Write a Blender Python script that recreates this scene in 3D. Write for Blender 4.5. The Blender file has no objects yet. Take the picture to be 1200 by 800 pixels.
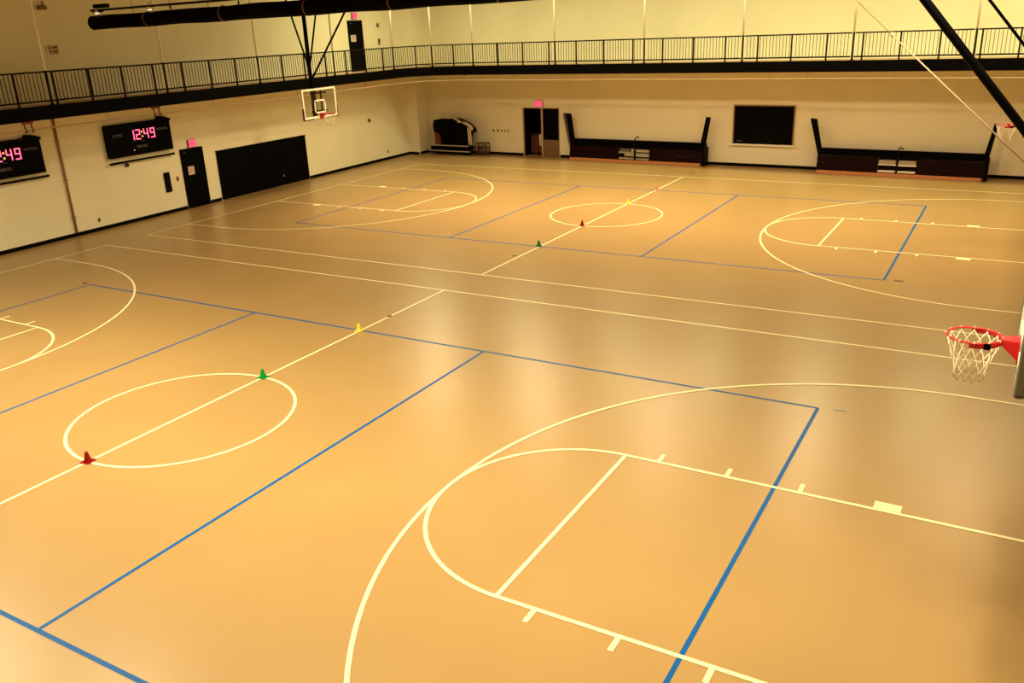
import bpy, math, random
from mathutils import Vector, Matrix
random.seed(7)
sc = bpy.context.scene
col = sc.collection
PI = math.pi

# ------------------------------------------------------------------ helpers
class MB:
    """collects shapes and links them as ONE mesh object"""
    lift = 0
    def __init__(s): s.v = []; s.f = []; s.sm = []
    def add(s, vs, fs, smooth=False):
        o = len(s.v); s.v += [tuple(v) for v in vs]
        s.f += [tuple(i + o for i in f) for f in fs]; s.sm += [smooth] * len(fs)
        return s
    def box(s, a, b):
        x0, y0, z0 = a; x1, y1, z1 = b
        return s.add([(x0,y0,z0),(x1,y0,z0),(x1,y1,z0),(x0,y1,z0),(x0,y0,z1),(x1,y0,z1),(x1,y1,z1),(x0,y1,z1)],
                     [(0,3,2,1),(4,5,6,7),(0,1,5,4),(1,2,6,5),(2,3,7,6),(3,0,4,7)])
    def bbox(s, a, b, r=.01):
        """box with chamfered edges"""
        x0, y0, z0 = a; x1, y1, z1 = b
        r = min(r, .45*(x1-x0), .45*(y1-y0), .45*(z1-z0))
        rings = []
        for z, d in ((z0, r), (z0+r, 0), (z1-r, 0), (z1, r)):
            e = r
            X0, X1, Y0, Y1 = x0+d, x1-d, y0+d, y1-d
            rings.append([(X0+e,Y0,z),(X1-e,Y0,z),(X1,Y0+e,z),(X1,Y1-e,z),(X1-e,Y1,z),(X0+e,Y1,z),(X0,Y1-e,z),(X0,Y0+e,z)])
        vs = [p for g in rings for p in g]; fs = []
        for k in range(3):
            for i in range(8):
                j = (i+1) % 8
                fs.append((k*8+i, k*8+j, k*8+8+j, k*8+8+i))
        fs.append(tuple(range(7,-1,-1))); fs.append(tuple(range(24,32)))
        return s.add(vs, fs)
    def bar(s, p0, p1, w, h, up=(0,0,1)):
        p0, p1 = Vector(p0), Vector(p1); d = (p1-p0).normalized()
        u = Vector(up)
        if abs(d.dot(u)) > .98: u = Vector((1,0,0))
        a = d.cross(u).normalized()*w/2; b = a.cross(d).normalized()*h/2
        q = [p0-a-b,p0+a-b,p0+a+b,p0-a+b,p1-a-b,p1+a-b,p1+a+b,p1-a+b]
        return s.add(q, [(0,3,2,1),(4,5,6,7),(0,1,5,4),(1,2,6,5),(2,3,7,6),(3,0,4,7)])
    def tube(s, path, r, n=8, closed=False, smooth=True):
        P = [Vector(p) for p in path]; m = len(P); rs = r if isinstance(r, (list, tuple)) else [r]*m
        ref = None; vs = []
        for i in range(m):
            if closed: d = P[(i+1) % m]-P[i-1]
            else: d = P[min(i+1, m-1)]-P[max(i-1, 0)]
            d = d.normalized()
            if ref is None:
                ref = Vector((0,0,1)) if abs(d.z) < .9 else Vector((1,0,0))
            a = (ref-d*ref.dot(d))
            if a.length < 1e-6: a = d.orthogonal()
            a.normalize(); b = d.cross(a); ref = a
            for k in range(n):
                t = 2*PI*k/n
                vs.append(P[i]+a*math.cos(t)*rs[i]+b*math.sin(t)*rs[i])
        fs = []
        for i in range(m if closed else m-1):
            j = (i+1) % m
            for k in range(n):
                l = (k+1) % n
                fs.append((i*n+k, i*n+l, j*n+l, j*n+k))
        s.add(vs, fs, smooth)
        if not closed:
            o = len(s.v)-len(vs)
            s.f += [tuple(o+k for k in range(n-1,-1,-1)), tuple(o+(m-1)*n+k for k in range(n))]; s.sm += [False, False]
        return s
    def lathe(s, prof, n=24, c=(0,0,0), smooth=True):
        vs = []; fs = []
        for r, z in prof:
            for k in range(n):
                t = 2*PI*k/n; vs.append((c[0]+r*math.cos(t), c[1]+r*math.sin(t), c[2]+z))
        m = len(prof)
        for i in range(m-1):
            for k in range(n):
                l = (k+1) % n
                fs.append((i*n+k, i*n+l, (i+1)*n+l, (i+1)*n+k))
        s.add(vs, fs, smooth)
        o = len(s.v)-len(vs)
        s.f += [tuple(o+k for k in range(n-1,-1,-1)), tuple(o+(m-1)*n+k for k in range(n))]; s.sm += [False, False]
        return s
    def prism(s, poly, axis, a, b):
        """poly 2D extruded along axis 0/1/2 from a to b"""
        def P(u, w, t):
            return [(t,u,w),(u,t,w),(u,w,t)][axis]
        n = len(poly)
        vs = [P(u,w,a) for u,w in poly]+[P(u,w,b) for u,w in poly]
        fs = [tuple(range(n-1,-1,-1)), tuple(range(n,2*n))]+[(i,(i+1)%n,n+(i+1)%n,n+i) for i in range(n)]
        return s.add(vs, fs)
    def sweep(s, path, w0, w1, z0, z1):
        """rectangular section swept along a plan polyline; w0..w1 = offsets to the left of travel"""
        m = len(path); vs = []
        for i in range(m):
            a = Vector(path[max(i-1,0)]); b = Vector(path[min(i+1,m-1)])
            d = (b-a).normalized(); nrm = Vector((-d.y, d.x)); p = Vector(path[i])
            for w, z in ((w0,z0),(w1,z0),(w1,z1),(w0,z1)):
                q = p+nrm*w; vs.append((q.x, q.y, z))
        fs = []
        for i in range(m-1):
            for k in range(4):
                l = (k+1) % 4; fs.append((i*4+k, (i+1)*4+k, (i+1)*4+l, i*4+l))
        fs += [(0,1,2,3), tuple((m-1)*4+k for k in (3,2,1,0))]
        return s.add(vs, fs)
    def strip(s, path, w, z, closed=False):
        """flat painted line along a plan polyline"""
        m = len(path); vs = []
        MB.lift = (MB.lift+1) % 23; z += MB.lift*.00008
        for i in range(m):
            if closed: a = Vector(path[i-1]); b = Vector(path[(i+1)%m])
            else: a = Vector(path[max(i-1,0)]); b = Vector(path[min(i+1,m-1)])
            d = (b-a).normalized(); nrm = Vector((-d.y, d.x))*w/2; p = Vector(path[i])
            vs += [(p.x-nrm.x,p.y-nrm.y,z),(p.x+nrm.x,p.y+nrm.y,z)]
        fs = [(2*i, 2*((i+1)%m), 2*((i+1)%m)+1, 2*i+1) for i in range(m if closed else m-1)]
        return s.add(vs, fs)
    def build(s, name, m, parent=None, label=None, loc=None, rz=None):
        me = bpy.data.meshes.new(name); me.from_pydata(s.v, [], s.f); me.update()
        me.polygons.foreach_set('use_smooth', s.sm)
        import bmesh
        bm = bmesh.new(); bm.from_mesh(me); bmesh.ops.recalc_face_normals(bm, faces=bm.faces); bm.to_mesh(me); bm.free()
        me.materials.append(m)
        o = bpy.data.objects.new(name, me); col.objects.link(o)
        if parent: o.parent = parent
        if label: o['label'] = label
        if loc is not None: o.location = loc
        if rz is not None: o.rotation_euler.z = rz
        return o

def tag(o, label=None, cat=None, group=None, kind=None):
    if label: o['label'] = label
    if cat: o['category'] = cat
    if group: o['group'] = group
    if kind: o['kind'] = kind
    return o
def empty(name, label, cat, loc=(0,0,0), rz=0, group=None, kind=None):
    o = bpy.data.objects.new(name, None); col.objects.link(o)
    o.location = loc; o.rotation_euler.z = rz
    o.empty_display_size = .1
    return tag(o, label, cat, group, kind)
def copy_tree(o, parent=None):
    c = o.copy(); col.objects.link(c)
    if parent: c.parent = parent
    for ch in list(o.children): copy_tree(ch, c)
    return c
def text_mb(body, size, loc, depth=.004):
    """raised lettering in the local XZ plane facing -Y, centred on loc"""
    cu = bpy.data.curves.new('lettering', 'FONT'); cu.body = body; cu.size = size
    cu.align_x = 'CENTER'; cu.align_y = 'CENTER'; cu.extrude = depth/2; cu.resolution_u = 2
    t = bpy.data.objects.new('lettering', cu); col.objects.link(t)
    dg = bpy.context.evaluated_depsgraph_get(); dg.update()
    me = bpy.data.meshes.new_from_object(t.evaluated_get(dg))
    mb = MB()
    mb.add([(v.co.x+loc[0], -v.co.z+loc[1], v.co.y+loc[2]) for v in me.vertices], [tuple(p.vertices) for p in me.polygons])
    bpy.data.objects.remove(t); bpy.data.curves.remove(cu); bpy.data.meshes.remove(me)
    return mb

# ------------------------------------------------------------------ materials
def mat(name, c, rough=.5, metal=0, spec=.5, var=0, scale=4, bump=0, bscale=60, emit=None, estr=0):
    m = bpy.data.materials.new(name); m.use_nodes = True
    nt = m.node_tree; b = nt.nodes['Principled BSDF']
    b.inputs['Base Color'].default_value = (*c, 1); b.inputs['Roughness'].default_value = rough
    b.inputs['Metallic'].default_value = metal; b.inputs['Specular IOR Level'].default_value = spec
    tc = nt.nodes.new('ShaderNodeTexCoord')
    if var:
        n = nt.nodes.new('ShaderNodeTexNoise'); n.inputs['Scale'].default_value = scale; n.inputs['Detail'].default_value = 4
        r = nt.nodes.new('ShaderNodeValToRGB')
        r.color_ramp.elements[0].position = .3; r.color_ramp.elements[1].position = .7
        r.color_ramp.elements[0].color = (*[x*(1-var) for x in c], 1); r.color_ramp.elements[1].color = (*[min(1, x*(1+var)) for x in c], 1)
        nt.links.new(tc.outputs['Object'], n.inputs['Vector']); nt.links.new(n.outputs['Fac'], r.inputs['Fac'])
        nt.links.new(r.outputs['Color'], b.inputs['Base Color'])
    if bump:
        n2 = nt.nodes.new('ShaderNodeTexNoise'); n2.inputs['Scale'].default_value = bscale; n2.inputs['Detail'].default_value = 3
        bp = nt.nodes.new('ShaderNodeBump'); bp.inputs['Strength'].default_value = bump; bp.inputs['Distance'].default_value = .01
        nt.links.new(tc.outputs['Object'], n2.inputs['Vector']); nt.links.new(n2.outputs['Fac'], bp.inputs['Height'])
        nt.links.new(bp.outputs['Normal'], b.inputs['Normal'])
    if emit:
        b.inputs['Emission Color'].default_value = (*emit, 1); b.inputs['Emission Strength'].default_value = estr
    return m
M = {}
M['floor'] = mat('tan_sports_floor', (.385,.246,.098), rough=.31, spec=.30, var=.05, scale=.35, bump=.02, bscale=3)
M['line'] = mat('cream_line_paint', (.97,.86,.50), rough=.38)
M['blue'] = mat('blue_line_paint', (.004,.10,.36), rough=.45, spec=.12)
M['wall'] = mat('cream_wall_paint', (.87,.81,.585), rough=.6, var=.03, scale=.7, bump=.03, bscale=25)
M['ceil'] = mat('brown_ceiling', (.22,.13,.06), rough=.8, var=.1)
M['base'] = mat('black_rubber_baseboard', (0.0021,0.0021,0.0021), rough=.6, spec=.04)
M['black'] = mat('black_paint', (0.0014,0.0014,0.0017), rough=.5, spec=.04)
M['fascia'] = mat('black_fascia', (0.0014,0.0010,0.0014), rough=.6, spec=.04, var=.2)
M['deck'] = mat('tan_track_deck', (.5,.33,.2), rough=.7)
M['soffit'] = mat('tan_soffit', (.3,.18,.08), rough=.7)
M['rail'] = mat('dark_brown_rail_paint', (.008,.004,.003), rough=.5, spec=.1)
M['white'] = mat('white_paint', (.93,.89,.76), rough=.45)
M['cable'] = mat('pale_cable', (.45,.30,.17), rough=.6)
M['duct'] = mat('black_duct_fabric', (0.0028,0.0014,0.0014), rough=.75, spec=.04, var=.3, scale=6, bump=.15, bscale=14)
M['seam'] = mat('brown_duct_seam', (.16,.07,.035), rough=.6)
M['red'] = mat('red_rim_paint', (.62,.008,.018), rough=.35)
M['net'] = mat('white_net_cord', (.82,.74,.56), rough=.8)
M['pad'] = mat('dark_maroon_pad', (.05,.012,.012), rough=.6)
M['hoist'] = mat('tan_hoist_cable', (.36,.25,.15), rough=.7, spec=.1)
M['hook'] = mat('dull_red_paint', (.16,.022,.012), rough=.6)
M['greypad'] = mat('grey_green_edge_pad', (.17,.16,.11), rough=.6)
M['maroon'] = mat('dark_maroon_boards', (.011,.0015,.003), rough=.55, spec=.08, var=.25, scale=3)
M['wood'] = mat('orange_wood_strip', (.60,.235,.09), rough=.5, var=.12, scale=8)
M['brown'] = mat('brown_kick_panel', (.20,.105,.045), rough=.5, var=.15, scale=5)
M['grey'] = mat('grey_step_tread', (.40,.35,.24), rough=.6, var=.06)
M['dgrey'] = mat('grey_step_riser', (.13,.10,.085), rough=.6)
M['endgrey'] = mat('purple_grey_panel', (.10,.066,.066), rough=.5)
M['board'] = mat('scoreboard_black', (0.0010,0.0010,0.0021), rough=.35, spec=.04)
M['digit'] = mat('red_led', (.3,.01,.03), rough=.5, emit=(1,.085,.17), estr=3.6)
M['ddim'] = mat('dim_caption_paint', (.17,.155,.14), rough=.6)
M['led'] = mat('white_led', (.6,.6,.6), emit=(.9,.85,.8), estr=.5)
M['amber'] = mat('amber_led', (.6,.3,.1), emit=(1,.45,.08), estr=1.6)
M['exit'] = mat('pink_lit_exit_face', (.5,.06,.1), emit=(1,.10,.20), estr=.95)
M['exitletter'] = mat('red_lit_exit_letter', (.5,.01,.03), emit=(1,.02,.10), estr=.75)
M['paper'] = mat('white_paper', (.72,.56,.50), rough=.8)
M['print'] = mat('red_print', (.45,.20,.16), rough=.8)
M['conduit'] = mat('brown_conduit', (.30,.155,.06), rough=.5)
M['frame'] = mat('tan_frame', (.55,.36,.22), rough=.5)
M['darkglass'] = mat('dark_window_glass', (0.0014,0.0014,0.0014), rough=.12, spec=.04)
M['lampglass'] = mat('lit_lamp_lens', (.9,.9,.8), emit=(1,.88,.6), estr=4)
M['tarp'] = mat('black_tarp', (0.0021,0.0014,0.0024), rough=.6, spec=.04, bump=.3, bscale=6)
M['sheet'] = mat('white_cloth', (.80,.66,.52), rough=.8, bump=.3, bscale=18)
M['card'] = mat('brown_board', (.26,.085,.035), rough=.7)
M['rackred'] = mat('maroon_rack', (.10,.02,.02), rough=.5)
M['steel'] = mat('pale_steel', (.55,.46,.36), rough=.35, metal=.3)
M['plate'] = mat('dull_brass_plate', (.16,.10,.045), rough=.4, metal=.4)
M['bluegrey'] = mat('blue_grey_plate', (.28,.24,.19), rough=.4)
M['cred'] = mat('dark_red_cone_plastic', (.25,.003,.004), rough=.45, spec=.15)
M['cgreen'] = mat('green_cone_plastic', (.002,.25,.03), rough=.45, spec=.15)
M['cdgreen'] = mat('deep_green_cone_plastic', (.003,.16,.045), rough=.45, spec=.15)
M['cyellow'] = mat('yellow_cone_plastic', (.95,.72,.03), rough=.4)
M['cpink'] = mat('pink_cone_plastic', (.85,.16,.14), rough=.4)
g = bpy.data.materials.new('clear_backboard_glass'); g.use_nodes = True
nt = g.node_tree; nt.nodes.clear()
o_ = nt.nodes.new('ShaderNodeOutputMaterial'); mx = nt.nodes.new('ShaderNodeMixShader'); tr = nt.nodes.new('ShaderNodeBsdfTransparent'); gl = nt.nodes.new('ShaderNodeBsdfGlossy')
tr.inputs['Color'].default_value = (.93,.95,.92,1); gl.inputs['Roughness'].default_value = .05; mx.inputs['Fac'].default_value = .05
nt.links.new(tr.outputs[0], mx.inputs[1]); nt.links.new(gl.outputs[0], mx.inputs[2]); nt.links.new(mx.outputs[0], o_.inputs['Surface'])
M['glass'] = g

# ------------------------------------------------------------------ camera
cam = bpy.data.cameras.new('camera'); co = bpy.data.objects.new('camera', cam); col.objects.link(co)
cam.sensor_width = 36; cam.lens = 36*1011.0392/1200; cam.clip_end = 200; cam.clip_start = .05
w = Vector((1.8826, .4731, -.3854)); Rm = Matrix.Rotation(w.length, 3, w.normalized())   # world to view: right, down, forward
r_, d_, f_ = Rm[0], Rm[1], Rm[2]
mw = Matrix((r_, -d_, -f_)).transposed().to_4x4(); mw.translation = (11.374, -8.5334, 5.8935)
co.matrix_world = mw
sc.camera = co

# ------------------------------------------------------------------ room frame
# the left and back walls stand a touch off square to the courts
LROT = PI/2+math.atan(.02); BROT = -math.atan(.0362)
def lx(y): return -14.63-.02*y
def by(x): return 27.655-.0362*x
def on_left(y, z=0, off=0): return (lx(y)+off, y, z)
def on_back(x, z=0, off=0): return (x, by(x)-off, z)
H = 9.0; T = .3
XR, YF = 15.2, -10.6
LC = (lx(28.2), 28.2)                      # left-back corner
fl = MB().box((-15.6, YF-.3, -.2), (XR+.3, 31, 0)).build('floor', M['floor']); tag(fl, kind='structure')
def poly_wall(p, q, z0, z1, t): return None
wl = MB().prism([(lx(YF)-.3, YF), (lx(YF), YF), (lx(by(-15.2)), by(-15.2)), (lx(by(-15.2))-.3, by(-15.2)+.3)], 2, 0, H).build('wall_left', M['wall']); tag(wl, kind='structure')
b = MB()
def back_seg(x0, x1, z0, z1):
    b.prism([(x0, by(x0)), (x1, by(x1)), (x1, by(x1)+.25), (x0, by(x0)+.25)], 2, z0, z1)
DX0, DX1, DH = -9.10, -7.19, 2.21
back_seg(-15.2, DX0, 0, H); back_seg(DX1, XR, 0, H); back_seg(DX0, DX1, DH, H)
wb = b.build('wall_back', M['wall']); tag(wb, kind='structure')
wr = MB().box((XR, YF, 0), (XR+.3, 27.2, H)).build('wall_right', M['wall']); tag(wr, kind='structure')
wf = MB().box((-14.9, YF-.3, 0), (XR, YF, H)).build('wall_front', M['wall']); tag(wf, kind='structure')
ce = MB().box((-15.6, YF-.3, H), (XR+.3, 28.6, H+.2)).build('ceiling', M['ceil']); tag(ce, kind='structure')
# corner pilaster
pil = MB().prism([(lx(27.02), 27.02), (-14.60, 27.14), (-14.60, by(-14.6)), (lx(28.15), by(-15.18))], 2, 0, H).build('trim_1', M['wall']); tag(pil, kind='structure')
# baseboards
q = MB()
for y0, y1 in ((YF, 12.80), (13.93, 14.46), (19.52, 27.0)):
    q.prism([(lx(y0), y0), (lx(y0)+.02, y0), (lx(y1)+.02, y1), (lx(y1), y1)], 2, 0, .12)
q.box((-15.17, 27.0, 0), (-14.58, 27.02, .12)); q.box((-14.6, 27.14, 0), (-14.58, by(-14.6), .12))
tag(q.build('baseboard_left', M['base']), kind='structure')
q = MB()
for x0, x1 in ((-14.58, DX0-.05), (DX1+.05, -6.45), (.0, 4.6), (10.5, XR)):
    q.prism([(x0, by(x0)), (x1, by(x1)), (x1, by(x1)-.02), (x0, by(x0)-.02)], 2, 0, .12)
tag(q.build('baseboard_back', M['base']), kind='structure')

# ------------------------------------------------------------------ court markings (painted parts of the floor)
ZW, ZB = .0044, .0012
def arc(cx, cy, r, a0, a1, n=48): return [(cx+r*math.cos(math.radians(a0+(a1-a0)*i/n)), cy+r*math.sin(math.radians(a0+(a1-a0)*i/n))) for i in range(n+1)]
LW = .055
def mark(name, lab, mb, m='line'):
    o = mb.build(name, M[m], fl, lab); return o
def court(cx, cy, y0, y1, L, FR, FL, vx, vy, which):
    mark('sideline', 'cream far sideline of the '+which+' court', MB().strip([(-L, y1), (L, y1)], LW, ZW))
    mark('sideline', 'cream near sideline of the '+which+' court', MB().strip([(-L, y0), (L, y0)], LW, ZW))
    mark('baseline', 'cream left baseline of the '+which+' court', MB().strip([(-L, y0), (-L, y1)], LW, ZW))
    mark('baseline', 'cream right baseline of the '+which+' court', MB().strip([(L, y0), (L, y1)], LW, ZW))
    mark('center_line', 'cream centre line of the '+which+' court', MB().strip([(cx, y0), (cx, y1)], LW, ZW))
    mark('center_circle', 'cream centre circle of the '+which+' court', MB().strip(arc(cx, cy, 1.804, 0, 360, 96)[:-1], LW, ZW, True))
    for s, F, side in ((1, FR, 'right'), (-1, FL, 'left')):
        m = MB(); lw = 1.835
        for t in (-1, 1):
            m.strip([(s*F, cy+t*lw), (s*L, cy+t*lw)], LW, ZW)
        m.strip([(s*F, cy-lw), (s*F, cy+lw)], LW, ZW)
        a = arc(s*F, cy, lw, 90, 270) if s > 0 else arc(s*F, cy, lw, -90, 90)
        m.strip(a, LW, ZW)
        for t in (-1, 1):
            for k in range(3):
                x = s*(F+.49+.975*k); y = cy+t*lw
                m.strip([(x, y), (x, y+t*.24)], .06, ZW)
            x = s*(F+3.50); y = cy+t*(lw+.10)
            m.strip([(x-.16, y), (x+.16, y)], .22, ZW)
        mark('free_throw_lane', 'cream free throw lane at the '+side+' end of the '+which+' court', m)
        bx = F+4.19
        R3 = 6.02
        a = arc(s*bx, cy, R3, 90, 270, 96) if s > 0 else arc(s*bx, cy, R3, -90, 90, 96)
        a = ([(s*L, a[0][1])]+a+[(s*L, a[-1][1])])
        mark('three_point_line', 'cream three point line at the '+side+' end of the '+which+' court', MB().strip(a, LW, ZW))
    bw = .055
    m = MB()
    m.strip([(vx[0], vy[0]), (vx[3], vy[0]), ], bw, ZB); m.strip([(vx[0], vy[1]), (vx[3], vy[1])], bw, ZB)
    m.strip([(vx[0], vy[0]), (vx[0], vy[1])], bw, ZB); m.strip([(vx[3], vy[0]), (vx[3], vy[1])], bw, ZB)
    mark('volleyball_boundary', 'blue volleyball rectangle of the '+which+' court', m, 'blue')
    for i, nm in ((1, 'left'), (2, 'right')):
        mark('attack_line', 'blue '+nm+' attack line of the '+which+' court', MB().strip([(vx[i], vy[0]), (vx[i], vy[1])], bw, ZB), 'blue')
court(-.08, 0, -7.74, 7.744, 12.65, 7.068, 6.98, (-9.05,-3.138,2.957,9.183), (-4.562,4.609), 'near')
court(.047, 16.935, 9.23, 24.40, 12.65, 7.064, 7.09, (-9.166,-3.013,3.094,9.085), (12.374,21.424), 'far')
# floor sleeve covers
for x, y, mm, lab, sx, ky in ((-.11,5.62,'plate','small dull floor plate on the near centre line beyond the yellow cone',.06,1),
                      (-.13,11.22,'plate','small dull floor plate on the far centre line before the green cone',.06,1),
                      (9.50,4.67,'bluegrey','small grey floor plate beside the corner of the near blue end line',.10,.42),
                      (9.40,12.44,'plate','small brown floor plate beside the near corner of the far blue end line',.12,.5),
                      (.06,25.32,'plate','small dark floor plate in front of the first bleacher bank',.08,.9),
                      (-9.30,4.63,'plate','small dark floor plate at the far left corner of the near blue rectangle',.07,.8)):
    p = empty('floor_plate', lab, 'floor plate', (x, y, .006 if abs(x) < .2 else 0), 0, 'floor plates')
    p.scale = (1, ky, 1)
    MB().lathe([(sx,.0005),(sx,.004),(sx*.93,.006)], 24).build('rim', M[mm], p)
    MB().lathe([(sx*.80,.0062),(sx*.78,.008)], 24).build('cover', M[mm], p)

# ------------------------------------------------------------------ balcony with running track
def ex(y): return -12.595-.0093*y
def ey(x): return 24.925-.0316*x
EDGE = [(ex(-8), -8)]+[(ex(23.2), 23.2)]
c0 = Vector((ex(23.2), 23.2)); c1 = Vector((-10.0, ey(-10)))
for i in range(1, 12):           # rounded corner
    t = i/12; k = Vector((ex(25.1), ey(-12.8)))
    cc = (1-t)**2; p = c0*cc+k*2*t*(1-t)+c1*t*t
    # pull towards a circular arc
    EDGE.append((p.x, p.y))
EDGE += [(-10.0, ey(-10)), (12.7, ey(12.7))]
bal = empty('balcony', None, None, (0,0,0), kind='structure')
slab = MB()
n_e = len(EDGE)
outer = []
for i, (x, y) in enumerate(EDGE):
    if i <= 1: outer.append((lx(y)+.002, y))
    elif i >= n_e-2: outer.append((x, by(x)-.002))
    else: outer.append((-15.17, 28.16))
vs = [(x, y, z) for z in (3.93, 4.2) for x, y in EDGE]+[(x, y, z) for z in (3.93, 4.2) for x, y in outer]
fs = []
for i in range(n_e-1):
    for a, flip in ((0, 0), (n_e, 1)):
        qd = (a+i, a+i+1, 2*n_e+a+i+1, 2*n_e+a+i)
        fs.append(qd)
    fs.append((i, i+1, n_e+i+1, n_e+i)); fs.append((2*n_e+i, 2*n_e+i+1, 3*n_e+i+1, 3*n_e+i))
slab.add(vs, fs)
slab.box((12.7, -8, 3.93), (XR-.002, 27.05, 4.2)); slab.box((-14.45, YF+.002, 3.93), (XR-.002, -8, 4.2))
slab.build('slab', M['deck'], bal)
fas = MB().sweep(EDGE, -.06, .05, 3.90, 4.275)
fas.box((12.62, -8, 3.9), (12.7, 24.5, 4.275)); fas.box((-12.5, -8.06, 3.9), (12.7, -8, 4.275))
fas.build('fascia', M['fascia'], bal, 'black fascia along the edge of the balcony')
lip = MB().sweep(EDGE[5:], -.05, .05, 3.886, 3.899); lip.build('lip', M['conduit'], bal, 'tan metal lip under the black fascia')
# pale cable strung just below the fascia
cab = empty('hanging_cable', 'long pale cable strung along beneath the black balcony edge', 'cable')
pth = [(x, y, 3.665) for x, y in EDGE]
full = []
for i in range(len(pth)-1):
    a, c = Vector(pth[i]), Vector(pth[i+1]); L_ = (c-a).length; n = max(1, int(L_/2))
    for k in range(n): full.append(a.lerp(c, k/n))
full.append(Vector(pth[-1]))
MB().tube(full, .019, 6).build('rope', M['cable'], cab)
for k, p in enumerate(full):
    if k % 2 == 0: MB().tube([p+Vector((0,0,.01)), p+Vector((0,0,.262))], .004, 5).build('hanger', M['conduit'], cab)
for y, lab in ((10.4, 'red hook pair hanging from balcony edge above the full scoreboard'), (6.07, 'red hook pair hanging from balcony edge above the cut-off scoreboard')):
    h = empty('hook', lab, 'hook', (ex(y)+.05, y, 3.69), PI/2, 'red hooks under the balcony')
    for dx in (-.10, .10):
        MB().tube([(dx,0,.23),(dx,0,.06),(dx+.02,-.02,0),(dx+.04,-.02,-.05),(dx+.0,-.02,-.08),(dx-.03,-.02,-.05)], .022, 6).build('hook_arm', M['hook'], h)
    MB().bbox((-.16,-.03,.15),(.16,.03,.2098)).build('plate', M['hook'], h)

# ------------------------------------------------------------------ railing panels between the hanger rods
RT, RB, RF = 5.20, 4.40, 4.275
def pt(path, s):
    for i in range(len(path)-1):
        a, c = Vector(path[i]), Vector(path[i+1]); L_ = (c-a).length
        if s <= L_ or i == len(path)-2: return a.lerp(c, s/L_), (c-a).normalized()
        s -= L_
def plen(path): return sum((Vector(path[i+1])-Vector(path[i])).length for i in range(len(path)-1))
bal_me = {}
def baluster_mesh():
    if 'b' not in bal_me:
        o = MB().box((-.008,-.008,RB), (.008,.008,RT-.02)).build('baluster', M['rail']); bal_me['b'] = o.data; bpy.data.objects.remove(o)
        o = MB().box((-.026,-.022,RF), (.026,.022,RT-.01)).build('post', M['rail']); bal_me['p'] = o.data; bpy.data.objects.remove(o)
    return bal_me
def inst(name, me, parent, p, rz):
    o = bpy.data.objects.new(name, me); col.objects.link(o); o.parent = parent; o.location = (p.x, p.y, 0); o.rotation_euler.z = rz
def railing(path, posts, lab):
    bm_ = baluster_mesh(); L_ = plen(path)
    base, _ = pt(path, 0)
    r = empty('railing_panel', lab, 'railing', (base.x, base.y, 4.2), 0, 'balcony railing panels')
    def loc(p): return Vector((p.x-base.x, p.y-base.y))
    P2 = [loc(Vector(p)) for p in path]
    MB().sweep(P2, -.028, .028, RT-.045-4.2, RT-4.2).build('top_rail', M['rail'], r)
    MB().sweep(P2, -.022, .022, RB-.03-4.2, RB+.02-4.2).build('bottom_rail', M['rail'], r)
    for s in posts:
        p, d = pt(path, s); o = bpy.data.objects.new('post', bm_['p']); col.objects.link(o); o.parent = r
        q = loc(p); o.location = (q.x, q.y, -4.2); o.rotation_euler.z = math.atan2(d.y, d.x)
    n = int(L_/.116)
    for k in range(1, n):
        s = k*L_/n
        if any(abs(s-t) < .05 for t in posts): continue
        p, d = pt(path, s); o = bpy.data.objects.new('baluster', bm_['b']); col.objects.link(o); o.parent = r
        q = loc(p); o.location = (q.x, q.y, -4.2); o.rotation_euler.z = math.atan2(d.y, d.x)
LY = [2.85, 6.96, 11.01, 15.13, 19.25, 23.2]
LP = [3.66, 4.82, 5.975, 7.137, 8.273, 9.415, 10.578, 11.725, 12.874, 14.03, 15.185, 16.34, 17.54, 18.75, 19.99, 21.25, 22.45]
lname = ['balcony railing panel cut by the left frame edge, above the cut-off scoreboard', 'balcony railing panel above the full scoreboard showing 12:49',
         'balcony railing panel above the lower black door with the notice', 'balcony railing panel behind the left basketball hoop mast', 'balcony railing panel in front of the upper black door']
for i in range(5):
    y0, y1 = LY[i], LY[i+1]
    railing([(ex(y0+.055), y0+.055), (ex(y1-.055), y1-.055)], [y-y0-.055 for y in LP if y0+.08 < y < y1-.08], lname[i])
BX = [-10.0, -5.88, -1.89, 2.02, 5.90, 9.68, 12.6]
BP = [-8.71, -7.45, -6.17, -4.89, -3.64, -2.37, -1.12, .12, 1.37, 2.58, 3.80, 5.02, 6.22, 7.42, 8.64, 9.86, 10.95, 12.1]
bname = ['balcony railing panel above the back double doors', 'balcony railing panel above the left half of the left bleacher bank', 'balcony railing panel above the right half of the left bleacher bank',
         'balcony railing panel above the black wall window', 'balcony railing panel above the right bleacher bank, crossed by the thin slanting cable', 'balcony railing panel at the right frame edge, right of the last white rod']
for i in range(6):
    x0, x1 = BX[i]+.055, BX[i+1]-.055
    railing([(x0, ey(x0)), (x1, ey(x1))], [(x-x0)*math.hypot(1,.0316) for x in BP if x0+.03 < x < x1-.03], bname[i])
CPATH = EDGE[1:14]
ct = plen(CPATH)
def sub(path, s0, s1, n=7): return [tuple(pt(path, s0+(s1-s0)*k/n)[0]) for k in range(n+1)]
railing(sub(CPATH, .055, ct/2-.055), [ct*.30], 'curved railing panel, left half of the balcony corner')
railing(sub(CPATH, ct/2+.055, ct-.055), [ct*.25-.05], 'curved railing panel, right half of the balcony corner')
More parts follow.
